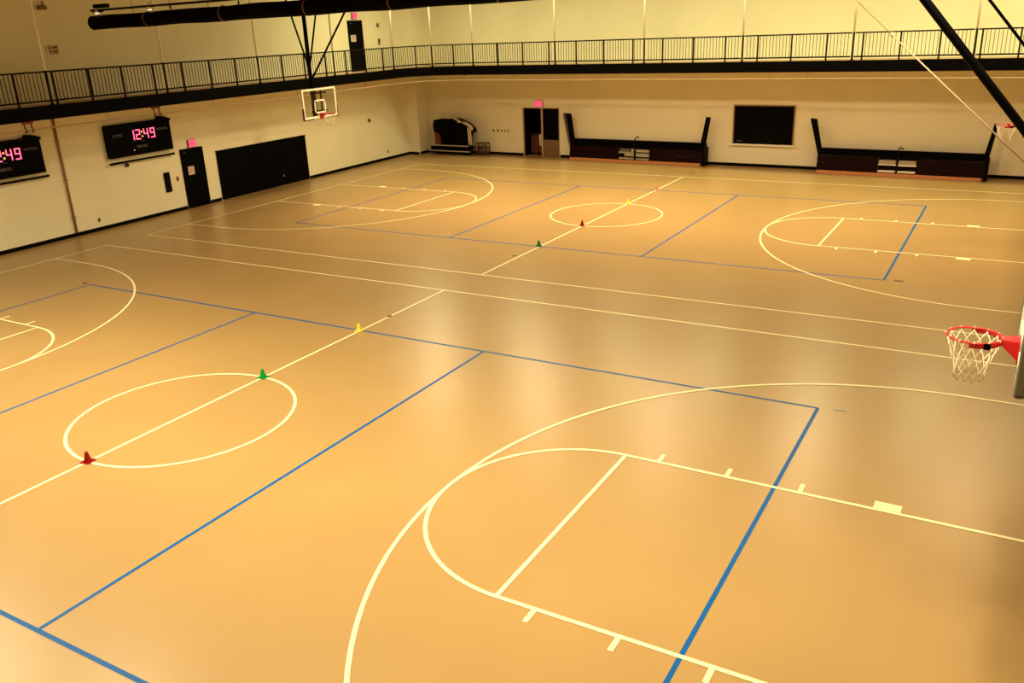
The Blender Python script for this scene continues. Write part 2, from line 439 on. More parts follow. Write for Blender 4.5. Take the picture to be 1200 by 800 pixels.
# hanger rods
def rod(p, lab, dim=False):
    r = empty('hanger_rod', lab, 'hanger rod', (p[0], p[1], 4.276), 0, 'balcony hanger rods')
    MB().bbox((-.05,-.05,0), (.05,.05,.02), .004).build('base_plate', M['rail'], r)
    MB().tube([(0,0,.02),(0,0,RT-4.276+.01)], .036, 10).build('sleeve', M['rail'], r, 'dark painted lower sleeve')
    MB().tube([(0,0,RT-4.276+.01),(0,0,H-4.276)], .038, 10).build('rod', M['white'], r, 'white upper rod')
ln = ['white balcony rod near the wall sign at far left', 'dim balcony rod above the right end of the full scoreboard', 'dim balcony rod above the wide black wall panel', 'white balcony rod just left of the upper door']
for y, l in zip(LY[1:5], ln): rod((ex(y), y), l)
rod(EDGE[1], 'white balcony rod right of the upper door, where the railing starts to curve')
mid, _ = pt(CPATH, ct/2); rod((mid.x, mid.y), 'white balcony rod in the middle of the curved corner')
bn = ['white balcony rod where the curved corner meets the back run', 'white balcony rod above the double doors', 'white balcony rod above the left bleachers', 'white balcony rod above the left edge of the black window',
      'white balcony rod above the right bleachers', 'white balcony rod nearest the right frame edge']
bn[3] = 'white balcony rod above the black window'
for x, l in zip(BX[:6], bn): rod((x, ey(x)), l)

# ------------------------------------------------------------------ basketball hoops
def hoop(loc, s, label, rimx, boardx, full=True):
    """built in court space: s=+1 faces -x (right end), s=-1 faces +x; x values are absolute"""
    h = empty('basketball_hoop', label, 'basketball hoop', loc, 0, 'basketball hoops')
    X = lambda d: s*d                       # distance behind the board's face
    bb = MB().box((min(X(.012),X(.03)), -.86, 2.95-loc[2]), (max(X(.012),X(.03)), .86, 3.92-loc[2])).build('backboard', M['glass'], h, 'clear glass backboard')
    z0, z1 = 2.90-loc[2], 3.97-loc[2]
    f = MB(); t = .068
    x0, x1 = sorted((X(0), X(.045)))
    f.bbox((x0,-.915,z0),(x1,.915,z0+t+.01),.006); f.bbox((x0,-.915,z1-t),(x1,.915,z1),.006)
    f.bbox((x0,-.915,z0+t),(x1,-.915+t,z1-t),.006); f.bbox((x0,.915-t,z0+t),(x1,.915,z1-t),.006)
    f.build('frame', M['white'], bb, 'white backboard border')
    f = MB(); x0, x1 = sorted((X(.004), X(.012))); zc = 3.08-loc[2]
    for a, c in (((x0,-.30,zc),(x1,.30,zc+.055)), ((x0,-.30,zc+.43),(x1,.30,zc+.485)), ((x0,-.30,zc),(x1,-.245,zc+.485)), ((x0,.245,zc),(x1,.30,zc+.485))): f.box(a, c)
    f.build('target_square', M['white'], bb)
    padm = M['pad'] if s < 0 else M['greypad']
    x0, x1 = sorted((X(-.015), X(.065)))
    for sg in (-1, 1):
        f = MB(); y0, y1 = sorted((sg*.90, sg*.945)); f.bbox((x0,y0,z0-.03),(x1,y1,z0+(.40 if s < 0 else .55)),.012)
        y0, y1 = sorted((sg*.945, sg*.40)); f.bbox((x0,y0,z0-.035),(x1,y1,z0+.004),.012)
        f.build('edge_pad', padm, bb, 'padding on the lower backboard corner')
    # rim
    zr = 3.05-loc[2]; rc = s*(rimx-boardx)
    ri = MB(); circ = [(rc+.2286*math.cos(2*PI*k/48), .2286*math.sin(2*PI*k/48), zr) for k in range(48)]
    ri.tube(circ, .0095, 10, True)
    # skirt band on the board side half of the ring
    n = 24; band = []
    a0 = 0 if s > 0 else PI
    for zz in (zr-.045, zr+.004):
        for k in range(n+1):
            a = a0-1.7+3.4*k/n
            band.append((rc+.2345*math.cos(a), .2345*math.sin(a), zz))
    band += [(rc+(p[0]-rc)*.975, p[1]*.975, p[2]) for p in band[:2*(n+1)]]
    fs = []
    m1 = n+1
    for k in range(n):
        fs += [(k,k+1,m1+k+1,m1+k), (2*m1+k,2*m1+k+1,3*m1+k+1,3*m1+k), (k,k+1,2*m1+k+1,2*m1+k), (m1+k,m1+k+1,3*m1+k+1,3*m1+k)]
    fs += [(0,m1,3*m1,2*m1),(n,m1+n,3*m1+n,2*m1+n)]
    ri.add(band, fs, True)
    rim = ri.build('rim', M['red'], h)
    # bracket: flat neck with a tapering gusset box
    br = MB(); xa = rc+s*.2286; xb = 0
    xa2 = xa+s*.0
    br.add([(xa2,-.07,zr-.045),(xa2,.07,zr-.045),(xa2,.07,zr+.012),(xa2,-.07,zr+.012),
            (xb,-.085,zr-.17),(xb,.085,zr-.17),(xb,.085,zr+.012),(xb,-.085,zr+.012)], [(0,3,2,1),(4,5,6,7),(0,1,5,4),(1,2,6,5),(2,3,7,6),(3,0,4,7)])
    br.bbox((min(-.012*s,0),-.10,zr-.19),(max(-.012*s,0),.10,zr+.03),.003)
    br.build('bracket', M['red'], rim)
    # black breakaway tab on the ring
    tb = MB(); a = (a0-1.05) if s > 0 else a0+1.05
    tb.box((rc+.232*math.cos(a)-.028, .232*math.sin(a)-.02, zr-.05), (rc+.232*math.cos(a)+.028, .232*math.sin(a)+.012, zr+.006)); tb.build('tab', M['black'], rim, 'small black tab')
    # net
    nt_ = MB(); N = 12; levels = [(.222,-.015),(.205,-.10),(.175,-.18),(.150,-.26),(.135,-.34),(.128,-.42)]
    rnd = random.Random(3)
    rr = .0048 if s > 0 else .0042
    for dirn in (1, -1):
        for k in range(N):
            P = []
            for j, (rad, dz) in enumerate(levels):
                a = 2*PI*(k+dirn*.5*j)/N+.05
                P.append((rc+rad*math.cos(a)+rnd.uniform(-.006,.006), rad*math.sin(a)+rnd.uniform(-.006,.006), zr+dz))
            nt_.tube(P, rr, 5)
    for k in range(N):                      # loops over the ring
        a = 2*PI*k/N+.05
        nt_.tube([(rc+.222*math.cos(a), .222*math.sin(a), zr-.015), (rc+.245*math.cos(a), .245*math.sin(a), zr+.004), (rc+.226*math.cos(a), .226*math.sin(a), zr+.016)], rr, 5)
    nt_.build('net', M['net'], h)
    # mast and ceiling braces
    mx_ = X(.33)
    MB().tube([(mx_,0,2.92-loc[2]),(mx_,0,H-loc[2])], .075, 12).build('mast', M['black'], h)
    f = MB()
    for zz in (3.15, 3.80):
        f.bar((X(.05),-.42,zz-loc[2]), (X(.05),.42,zz-loc[2]), .05, .05)
        f.bar((X(.05),-.25,zz-loc[2]), (mx_,0,zz-loc[2]), .045, .045); f.bar((X(.05),.25,zz-loc[2]), (mx_,0,zz-loc[2]), .045, .045)
    for sg in (-1,1): f.bar((X(.07),sg*.16,3.0-loc[2]), (X(.07),sg*.16,3.97-loc[2]), .045, .045)
    f.bar((X(.05),-.42,3.95-loc[2]),(X(.05),.42,3.95-loc[2]),.05,.05)
    f.build('board_mount', M['black'], h)
    for sg in (-1,1):
        MB().tube([(mx_,sg*.04,4.75-loc[2]), (mx_,sg*(.04+.34*(H-4.75)),H-loc[2])], .033, 8).build('brace', M['black'], h)
    # long diagonal brace towards the court
    top = (X(.47)-s*(H-4.05)/1.20, 0, H-loc[2])
    bot = (X(.47), 0, 4.05-loc[2])
    rd = .036
    MB().tube([bot, top], rd, 12).build('diagonal_brace', M['black'], h, 'long black diagonal brace')
    return h
hoop((-11.55, 16.84, 4.0), -1, 'basketball hoop with glass backboard hanging before the left wall', 11.17, 11.55)
hoop((11.63, 0, 4.0), 1, 'near basketball hoop at the right frame edge with large red rim', 11.26, 11.63)
hoop((11.42, 16.86, 3.87), 1, 'far basketball hoop at the right in front of the bleacher end', 11.03, 11.42)
# hoist cable of the near hoop
hc = empty('hoist_cable', 'thin white slanting cable at upper right, crossing the balcony railing', 'cable', (11.49, 0, 4.58))
A_, B_ = Vector((11.49,.0,4.58)), Vector((9.96,0,5.98)); dvec = (B_-A_)
MB().tube([(0,0,0), tuple(dvec*.79)], .0062, 6).build('thick_cable', M['hoist'], hc)
MB().tube([tuple(dvec*.79), tuple(dvec*((H-4.58)/1.40))], .0028, 6).build('thin_cable', M['conduit'], hc)
p = dvec*.79; MB().lathe([(.004,-.02),(.011,-.012),(.011,.012),(.004,.02)], 10, tuple(p)).build('clamp', M['cable'], hc)

# ------------------------------------------------------------------ fabric duct and pipe
YD = 8.43
du = empty('air_duct', 'black fabric air duct tube hanging under the ceiling at upper left', 'duct', (-12.14, YD, 6.42))
P = []; rs = []
for i in range(60):
    x = i*.45; P.append((x, 0, .0085*x+.008*math.sin(x*2.2))); rs.append(.185+.004*math.sin(x*3.1))
MB().tube(P, rs, 20).build('tube', M['duct'], du)
o = MB().lathe([(.19,-.03),(.192,.03),(.17,.06)], 20).build('end_cap', M['duct'], du); o.rotation_euler.y = -PI/2
def dz(x): return .0085*x
for xx in (-9.8, -6.88, -4.0, -1.45, 1.4):
    x = xx+12.14
    MB().tube([(x-.02,0,dz(x)),(x+.02,0,dz(x))], .197, 20).build('seam_band', M['seam'], du, 'brown seam band')
pp = empty('suspended_pipe', 'thin dark pipe with small lamps running above the black duct', 'pipe', (-12.2, YD, 6.75))
MB().tube([(0,0,0),(5.6,0,.035),(24,0,.16)], .030, 8).build('pipe', M['rail'], pp)
MB().bbox((.20,-.07,.05),(.80,.07,.16),.02).build('bracket', M['black'], pp)
MB().bbox((.10,-.06,-.06),(.50,.06,.03),.02).build('bracket', M['black'], pp)
for x in (.33, 2.58):
    lp = MB().lathe([(.035,.0),(.07,-.02),(.075,-.06),(.055,-.075)], 14, (x,-.05,.0)).build('lamp_head', M['white'], pp)
    MB().lathe([(.05,-.0755),(.045,-.085),(.01,-.09)], 14, (x,-.05,.0)).build('lens', M['lampglass'], lp)
    if x > 1: MB().bbox((x-.10,-.05,.06),(x+.10,.05,.12),.02).build('lamp_cap', M['white'], pp)
for x in (3.35, 5.9, 9.5):
    MB().tube([(x,0,0.0),(x,0,-.10)], .02, 8).build('hanger', M['rail'], pp)
    MB().tube([(x,0,0.02),(x,0,H-6.75-.001)], .008, 6).build('drop_rod', M['rail'], pp)
for x in (1.6, 4.6, 7.6, 10.6): MB().tube([(x,.12,dz(x)+.12),(x,.12,H-6.42-.001)], .006, 6).build('drop_rod', M['rail'], du)

# ------------------------------------------------------------------ left wall: scoreboards
SEG = {'0':'abcdef','1':'bc','2':'abged','3':'abgcd','4':'fgbc','5':'afgcd','6':'afgedc','7':'abc','8':'abcdefg','9':'abcdfg'}
def seven(ch, cx, cz, w_, h_, y):
    m = MB(); t = .042; hw, hh = w_/2, h_/2
    S = {'a':((-hw,hh-t),(hw,hh)), 'g':((-hw,-t/2),(hw,t/2)), 'd':((-hw,-hh),(hw,-hh+t)), 'f':((-hw,0),(-hw+t,hh)), 'b':((hw-t,0),(hw,hh)), 'e':((-hw,-hh),(-hw+t,0)), 'c':((hw-t,-hh),(hw,0))}
    for s in SEG[ch]:
        (a, c), (d, e) = S[s]; m.box((cx+a+.006, y-.008, cz+c+.006), (cx+d-.006, y, cz+e-.006))
    return m
def scoreboard(yl, zb, label):
    s = empty('scoreboard', label, 'scoreboard', on_left(yl, zb), LROT, 'scoreboards')
    W_, Hh, D = 2.60, 1.07, .16
    MB().bbox((0,-D,0),(W_,-.001,Hh),.015).build('cabinet', M['board'], s)
    f = MB()
    for a, c in (((0,-D-.012,0),(W_,-D,.025)),((0,-D-.012,Hh-.025),(W_,-D,Hh)),((0,-D-.012,.025),(.025,-D,Hh-.025)),((W_-.025,-D-.012,.025),(W_,-D,Hh-.025))): f.box(a, c)
    f.build('border', M['black'], s)
    y = -D-.001
    for ch, cx in (('1',.98),('2',1.23),('4',1.56),('9',1.83)): seven(ch, cx, .66, .19, .34, y).build('digit', M['digit'], s, 'red lit digit')
    c = MB()
    for zz in (.585,.735): c.box((1.37,y-.008,zz-.026),(1.42,y,zz+.026))
    c.build('colon', M['amber'], s, 'amber lit colon')
    text_mb('HOME', .135, (.42, y, .70)).build('caption', M['ddim'], s)
    text_mb('VISITORS', .115, (2.25, y, .74)).build('caption', M['ddim'], s)
    text_mb('PERIOD', .13, (1.32, y, .255)).build('caption', M['ddim'], s)
    o = MB().lathe([(.022,0),(.018,.008)], 12).build('indicator_light', M['led'], s)
    o.location = (.98, y, .17); o.rotation_euler.x = PI/2
    m = MB()
    for k in (.95,1.05,1.32,1.40): m.box((k,y-.004,.44),(k+.05,y,.452))
    m.build('bonus_mark', M['ddim'], s)
    # dark wedge of a bracket at the upper right corner
    MB().prism([(2.14,Hh+.005),(2.62,Hh-.09),(2.64,Hh-.02),(2.40,Hh+.07),(2.22,Hh+.10)], 1, -D-.05, -.02).build('top_bracket', M['black'], s)
    return s
scoreboard(9.88, 2.24, 'full black scoreboard on the left wall showing 12:49')
scoreboard(4.95, 2.20, 'black scoreboard cut off by the left frame edge, showing 49')
def wallbar(yl, z, lab):
    s = empty('wall_rail', lab, 'rail', on_left(yl, z), LROT, 'black rails under the scoreboards')
    MB().tube([(0,-.12,0),(2.64,-.12,0)], .035, 10).build('bar', M['black'], s)
    for x in (.02, 2.62): MB().lathe([(.045,-.03),(.045,.03)], 12, (x,-.12,0)).build('end_cap', M['black'], s)
    for x in (.3, 1.3, 2.3): MB().bar((x,-.12,0),(x,-.002,0),.04,.03).build('wall_bracket', M['black'], s)
wallbar(9.86, 2.07, 'black wall rail beneath the full scoreboard')
wallbar(4.98, 2.07, 'black wall rail beneath the cut-off scoreboard')
s = empty('alarm_bell', 'small dark red alarm bell on the wall beneath the full scoreboard rail', 'alarm bell', on_left(10.55, 1.95), LROT)
o = MB().lathe([(.06,0),(.075,.02),(.06,.05),(.02,.07)], 18).build('gong', M['pad'], s); o.rotation_euler.x = PI/2; o.location.y = -.03
MB().bbox((-.05,-.03,-.05),(.05,0,.05)).build('back_box', M['pad'], s)

# doors on the left wall
def exit_sign(loc, rz, lab, w_=.33, h_=.26):
    s = empty('exit_sign', lab, 'exit sign', loc, rz, 'lit pink exit signs')
    MB().bbox((-w_/2-.015,-.07,-.012),(w_/2+.015,-.001,h_+.012),.01).build('housing', M['brown'], s)
    MB().box((-w_/2,-.074,0),(w_/2,-.0705,h_)).build('lit_face', M['exit'], s)
    text_mb('EXIT', .17, (0,-.077,h_/2)).build('lettering', M['exitletter'], s)
def black_door(n, yc, z, w_, h_, paper, lab):
    d = MB().bbox((-w_/2,-.03,0),(w_/2,-.001,h_),.006).build('door_%d' % n, M['black'], None, None, on_left(yc, z), LROT); tag(d, kind='structure')
    f = MB(); t = .06
    f.box((-w_/2-t,-.045,0),(-w_/2,-.001,h_+t)); f.box((w_/2,-.045,0),(w_/2+t,-.001,h_+t)); f.box((-w_/2,-.045,h_),(w_/2,-.001,h_+t))
    f.build('door_frame', M['black'] if n == 1 else M['black'], d)
    m = MB().bbox((w_/2-.14,-.085,.98),(w_/2-.05,-.03,1.06),.01); m.build('door_handle', M['rail'], d)
    m = MB().box((-w_/2+.1,-.05,h_-.08),(-w_/2+.16,-.03,h_-.04)); m.build('door_closer', M['dgrey'], d)
    px, pz, pw, ph = paper
    s = empty('door_notice', lab, 'notice', Vector(on_left(yc, z))+Matrix.Rotation(LROT,3,'Z')@Vector((px,-.0325,pz)), LROT, 'paper notices on doors')
    MB().box((-pw/2,-.002,0),(pw/2,0,ph)).build('sheet', M['paper'], s)
    m = MB()
    for k in range(4): m.box((-pw*.36,-.003,ph*(.80-.17*k)),(pw*(.36-.1*(k%2)),-.0021,ph*(.87-.17*k)))
    m.build('print', M['print'], s)
black_door(1, 13.36, 0, .92, 2.08, (-.14, 1.20, .28, .30), 'white paper notice on the lower black door')
black_door(2, 23.56, 4.2, .90, 2.10, (-.19, 1.27, .36, .28), 'white paper notice on the upper balcony door')
exit_sign(on_left(13.42, 2.17), LROT, 'lit pink exit sign above the lower left black door')
exit_sign(on_left(23.56, 6.42), LROT, 'lit pink exit sign above the upper balcony door')
# wide black panel door
s = empty('wall_panel', 'wide black panel low on the left wall beside the door', 'wall panel', on_left(14.50, 0), LROT)
for k in range(3): MB().bbox((k*1.655+.005,-.06,.02),(k*1.655+1.65,-.002,1.83),.012).build('leaf', M['black'], s)
MB().bbox((-.02,-.065,1.83),(4.985,-.001,1.87),.01).build('top_edge', M['black'], s)
MB().bbox((3.39,-.085,.36),(3.42,-.06,.44),.005).build('handle', M['steel'], s, 'small pale handle')
# fittings on the left wall
s = empty('wall_vent', 'black wall box left of the lower black door', 'vent', on_left(12.10, .75), LROT)
MB().bbox((-.125,-.05,0),(.125,-.001,.70),.01).build('housing', M['black'], s)
m = MB()
for k in range(10): m.box((-.10,-.056,.06+k*.06),(.10,-.05,.085+k*.06))
m.build('louver', M['rail'], s)
def plate(loc, rz, w_, h_, lab, m, cat='switch plate', name='switch_plate', grp=None):
    s = empty(name, lab, cat, loc, rz, grp)
    MB().bbox((-w_/2,-.02,-h_/2),(w_/2,-.001,h_/2),.005).build('cover', M[m], s)
    MB().bbox((-w_/5,-.032,-h_/4),(w_/5,-.02,h_/4),.004).build('toggle', M['rail'], s)
plate(on_left(12.56,1.15), LROT, .10, .16, 'small brown switch plate between the wall box and lower door', 'conduit')
plate(on_left(9.11,.36), LROT, .09, .13, 'small outlet plate low on the left wall under the full scoreboard', 'conduit', 'outlet', 'outlet_plate')
plate(on_left(25.2,.38), LROT, .09, .13, 'small outlet plate low on the left wall near the corner', 'conduit', 'outlet', 'outlet_plate')
s = empty('wall_speaker', 'small round brown speaker on left wall right of the hanging backboard', 'speaker', on_left(23.95,1.98), LROT)
o = MB().lathe([(.09,0),(.10,.02),(.08,.06),(.04,.065)], 18).build('housing', M['conduit'], s); o.rotation_euler.x = PI/2
o = MB().lathe([(.055,.062),(.045,.075)], 18).build('grille', M['rail'], s); o.rotation_euler.x = PI/2
s = empty('fire_alarm', 'upper of two small red alarms right of the balcony door', 'fire alarm', on_left(25.25,6.13), LROT)
MB().bbox((-.07,-.05,-.08),(.07,-.001,.08),.01).build('housing', M['rackred'], s); MB().bbox((-.04,-.065,-.03),(.04,-.05,.05),.006).build('strobe_lens', M['cpink'], s)
s = empty('fire_alarm_pull', 'lower of two small red alarms right of the balcony door', 'fire alarm', on_left(25.25,5.42), LROT)
MB().bbox((-.06,-.05,-.14),(.06,-.001,.12),.01).build('housing', M['rackred'], s); MB().bbox((-.04,-.07,-.08),(.04,-.05,-.02),.006).build('handle', M['cpink'], s)
# sign high on the left wall
s = empty('wall_sign', 'small pale sign plate high on the left wall beside the first rod', 'sign', on_left(8.72,5.60), LROT)
MB().bbox((-.20,-.025,0),(.20,-.001,.27),.006).build('plate', M['frame'], s)
MB().box((-.20,-.032,0),(-.165,-.025,.27)).build('bright_edge', M['white'], s, 'pale left edge strip')
m = MB()
for z in (.06,.18): m.box((-.10,-.028,z),(-.05,-.0252,z+.03)); m.box((.02,-.028,z),(.16,-.0252,z+.035))
m.build('marking', M['rail'], s)
s = empty('wall_light', 'small dark fitting high on the left wall near the top frame edge', 'light fitting', on_left(8.62,6.93), LROT)
MB().bbox((-.14,-.14,-.05),(.14,-.001,.07),.02).build('housing', M['brown'], s); MB().tube([(.05,-.07,.07),(.05,-.07,.2)], .02, 8).build('stem', M['brown'], s)
# conduit up the left wall
s = empty('wall_conduit', 'brown vertical pipe on the left wall between the two scoreboards', 'pipe', on_left(8.21,0,.04), LROT)
MB().tube([(0,0,.12),(0,0,3.92)], .038, 10).build('pipe', M['conduit'], s)
for z in (.6,1.8,3.0): MB().bbox((-.06,-.045,z),(.06,.035,z+.04),.006).build('strap', M['conduit'], s)

# ------------------------------------------------------------------ back wall: double doors in an opening
d = MB(); y0 = by((DX0+DX1)/2)
bd = empty('door_3', None, None, on_back((DX0+DX1)/2, 0), BROT, kind='structure')
hw = (DX1-DX0)/2
f = MB(); t = .06
t = .035
f.box((-hw-t,-.02,0),(-hw,.05,DH+t)); f.box((hw,-.02,0),(hw+t,.05,DH+t)); f.box((-hw,-.02,DH),(hw,.05,DH+t)); f.build('door_frame', M['frame'], bd, 'tan door frame')
leaf = MB().bbox((.08,.06,.78),(hw-.002,.11,DH-.005),.006).build('door_leaf', M['black'], bd, 'closed right leaf, black above')
MB().bbox((.08,.055,.008),(hw-.002,.112,.78),.006).build('kick_panel', M['brown'], leaf, 'brown lower panel of the closed leaf')
MB().bbox((.14,-.01,.98),(.80,.05,1.03),.01).build('push_bar', M['black'], leaf)
MB().bbox((.0,.0,.008),(.075,.11,DH-.005),.008).build('mullion', M['frame'], bd, 'pale post between the two leaves')
MB().bbox((-hw+.003,.06,.008),(-hw+.05,.98,DH-.005),.006).build('door_leaf', M['black'], bd, 'opened left leaf')
# small dark room behind the opening
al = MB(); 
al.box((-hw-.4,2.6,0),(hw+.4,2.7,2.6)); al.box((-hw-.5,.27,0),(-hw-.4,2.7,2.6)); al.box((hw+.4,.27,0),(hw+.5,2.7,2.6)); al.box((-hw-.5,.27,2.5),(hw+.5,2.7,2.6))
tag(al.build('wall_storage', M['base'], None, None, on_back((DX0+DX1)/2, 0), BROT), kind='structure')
def at_door(x, y, z): return Vector(on_back((DX0+DX1)/2, 0))+Matrix.Rotation(BROT,3,'Z')@Vector((x,y,z))
s = empty('cabinet', 'maroon cabinet standing inside the open back doorway', 'cabinet', at_door(-.86,.46,0), BROT)
MB().bbox((0,0,.03),(.86,.5,.93),.01).build('body', M['maroon'], s)
MB().bbox((-.01,-.02,.93),(.87,.51,.97),.008).build('top', M['pad'], s)
for k in (0,1): MB().bbox((.02+k*.42,-.014,.08),(.42+k*.42,0,.88),.005).build('door', M['rackred'], s)
s = empty('towel', 'pale cloth hanging over the maroon cabinet in the back doorway', 'cloth', at_door(-.36,.42,.42), BROT)
MB().add([(0,0,.02),(.10,-.012,0),(.18,0,.05),(.24,0,.56),(.10,-.02,.56),(-.02,0,.54),(0,.012,.02),(.10,0,0),(.18,.012,.05),(.24,.012,.56),(.10,0,.56),(-.02,.012,.54)],
         [(0,1,4,5),(1,2,3,4),(6,11,10,7),(7,10,9,8),(0,5,11,6),(2,8,9,3),(5,4,10,11),(4,3,9,10),(0,6,7,1),(1,7,8,2)]).build('cloth', M['sheet'], s)
exit_sign(on_back(-8.21, 2.29), BROT, 'lit pink exit sign above the back double doors', .40, .27)
for k, (x, mm, lab) in enumerate(((-10.80,'brown','leftmost brown plate in the row left of the double doors'), (-10.55,'brown','second brown plate in the row left of the double doors'),
        (-10.33,'frame','first pale plate in the row left of the double doors'), (-10.15,'frame','middle pale plate in the row left of the double doors'), (-9.96,'frame','pale plate in the row nearest the double doors'))):
    plate(on_back(x, 1.14), BROT, .08, .12, lab, mm, grp='plates left of the double doors')

# window in the back wall
wd = MB().box((0,-.03,0),(2.40,-.002,1.50)).build('window_1', M['darkglass'], None, None, on_back(1.07,.93), BROT); tag(wd, kind='structure')
f = MB(); t = .05
f.box((-t,-.05,-.0),(0,-.001,1.5+t)); f.box((2.40,-.05,0),(2.40+t,-.001,1.5+t)); f.box((0,-.05,1.5),(2.40,-.001,1.5+t)); f.build('window_frame', M['conduit'], wd, 'thin brown frame')
MB().bbox((-.14,-.16,-.07),(2.54,-.001,-.0),.01).build('window_sill', M['white'], wd, 'pale projecting sill')
MB().box((.12,-.034,.10),(.36,-.030,.12)).build('window_latch', M['ddim'], wd)

# ------------------------------------------------------------------ bleachers
def bleacher(x0, x1, yf0, yf1, steps, lab, padgrey, top=.93, mid=.64, e0=(-.30,.36), e1=(.22,.18), post=(.0,1.05), fold=False):
    rz = math.atan2(yf1-yf0, x1-x0); L_ = math.hypot(x1-x0, yf1-yf0)
    s = empty('bleacher_bank', lab, 'bleachers', (x0, yf0, 0), rz, 'folded bleachers on the back wall')
    dep = .50
    MB().bbox((.01,-.02,.0),(L_-.10,.02,.12),.005).build('base_strip', M['wood'], s, 'orange wood strip at the floor')
    gaps = [(a, b_) for a, b_, *_ in steps]
    m0, m1 = min(a for a, _ in gaps)-.02, max(c for _, c in gaps)+.02
    for a, c in ((.0, m0), (m1, L_)):
        f = MB()
        for k in range(2):
            zz = .125+k*(mid-.125)/2; f.bbox((a,.0+.03*k,zz),(c,.06+.03*k,zz+(mid-.125)/2-.008),.008)
        f.build('front_panel', M['maroon'], s)
    MB().bbox((m0,.22,.125),(m1,.26,mid),.006).build('front_panel', M['maroon'], s)
    f = MB(); n = 3
    for k in range(n):
        zz = mid+k*(top-mid)/n; f.bbox((.0,.08+.10*k,zz),(L_,.40+.02*k,zz+(top-mid)/n-.006),.01)
    f.build('seat_boards', M['base'], s, 'black folded seat boards')
    MB().bbox((.0,.10,.0),(.05,dep,mid),.008).build('end_panel', M['black'], s); MB().bbox((L_-.05,.02,.0),(L_+.06,dep,mid+.12),.01).build('end_panel', M['black'], s)
    for (a, c, z0, z1, mm) in steps:
        MB().bbox((a,.02,z0),(c,.20,z1),.006).build('step', M[mm], s)
    px = post[0]
    MB().tube([(px,.0,.13),(px,.0,1.0),(px+.03,.03,1.08),(px+.12,.10,1.13 if post[1] > 1 else 1.02),(px+.14,.13,1.03)], .024, 8).build('aisle_rail', M['rail'], s)
    # flip-up end rails leaning outwards
    lean, wid = e0
    f = MB().prism([(.0,mid+.02),(wid*.75,mid),(wid+lean,2.04),(lean,2.06)], 1, .06, .14)
    f.build('end_rail', M['base'], s)
    if padgrey:
        MB().prism([(-.03,mid+.0),(.05,mid),(lean+.12,2.02),(lean-.02,2.03)], 1, .02, .0595).build('end_rail_face', M['endgrey'], s, 'grey outer face of the left end rail')
    lean, wid = e1
    MB().prism([(L_-wid,mid+.12),(L_+.03,mid+.02),(L_+.03+lean,2.0),(L_+.03+lean-wid,2.02)], 1, .06, .14).build('end_rail', M['base'], s)
    return s
bleacher(-6.40, -.05, 27.36, 27.06, [(2.46,3.20,.40,.47,'grey'), (2.52,3.0,.47,.60,'dgrey'), (2.46,3.20,.15,.21,'grey'), (3.06,3.22,.49,.60,'grey'), (3.30,3.92,.47,.58,'grey'), (3.30,3.92,.27,.42,'grey'), (2.75,3.20,.28,.395,'grey'), (3.30,3.90,.14,.20,'grey')],
         'bleachers with grey steps between double doors and black window', True, post=(3.24, 1.05))
bleacher(4.62, 10.46, 26.75, 26.40, [(2.27,2.86,.46,.60,'grey'), (2.25,2.88,.41,.455,'white'), (2.96,3.56,.46,.60,'grey'), (2.94,3.58,.40,.455,'white'), (2.25,2.86,.15,.21,'white'), (2.94,3.56,.15,.21,'white')],
         'bleachers with grey steps right of the black window', False, top=.93, mid=.68, e0=(-.38,.24), e1=(.17,.13), post=(2.92, .9))

# ------------------------------------------------------------------ equipment in the corner
CY = 27.42
s = empty('flatbed_cart', 'low black cart with white rails in the back left corner', 'cart', (-14.15, CY-.15, 0), BROT)
MB().bbox((.05,.02,.10),(2.42,.55,.17),.01).build('deck', M['black'], s)
for z, a, c in ((.20,0,2.48),(.46,.12,2.40)):
    MB().bar((a,.0,z),(c,.0,z),.05,.045).build('rail', M['steel'], s, 'white front rail')
for x in (.12,1.22,2.38): MB().bbox((x,-.01,.10),(x+.07,.04,.47),.006).build('upright', M['black'], s)
MB().bbox((.15,.06,.24),(2.36,.52,.42),.01).build('tray', M['black'], s)
for x in (.25,2.2):
    for y in (.10,.46):
        o = MB().lathe([(.02,-.02),(.05,-.02),(.05,.02),(.02,.02)], 14).build('wheel', M['black'], s); o.rotation_euler.x = PI/2; o.location = (x,y,.05)
# lumpy black pile under a tarp
s = empty('covered_pile', 'black tarp covered pile of equipment on the corner cart', 'tarp', (-13.85, CY-.10, .50), BROT)
prof = [(.0,.60),(-.03,.92),(.04,1.15),(.35,1.21),(.80,1.20),(1.25,1.28),(1.62,1.20),(2.02,1.02),(2.32,.80),(2.34,.60),(2.14,.55),(2.06,.30),(2.04,.0),(.46,.0),(.40,.36),(.34,.50),(.14,.55)]
n = len(prof); layers = [(0,.90,.03),(.03,1,0),(.30,1.0,0),(.42,.97,.01)]
vs = []; cx_, cz_ = 1.2, .6
for yy, k, dzz in layers:
    for x, z in prof: vs.append((cx_+(x-cx_)*k, yy, max(0, cz_+(z-cz_)*k)+0))
fs = [(a*n+i, a*n+(i+1)%n, (a+1)*n+(i+1)%n, (a+1)*n+i) for a in range(3) for i in range(n)]+[tuple(range(n-1,-1,-1)), tuple(range(3*n,4*n))]
MB().add(vs, fs).build('cover', M['tarp'], s)
f = MB(); rnd = random.Random(5)
for k in range(7):
    x = .45+k*.22; f.tube([(x,-.005,.02),(x+.04,-.018,.4),(x-.03,-.012,.8),(x+.05,.0,1.12)], .022, 6)
f.build('fold', M['tarp'], s)
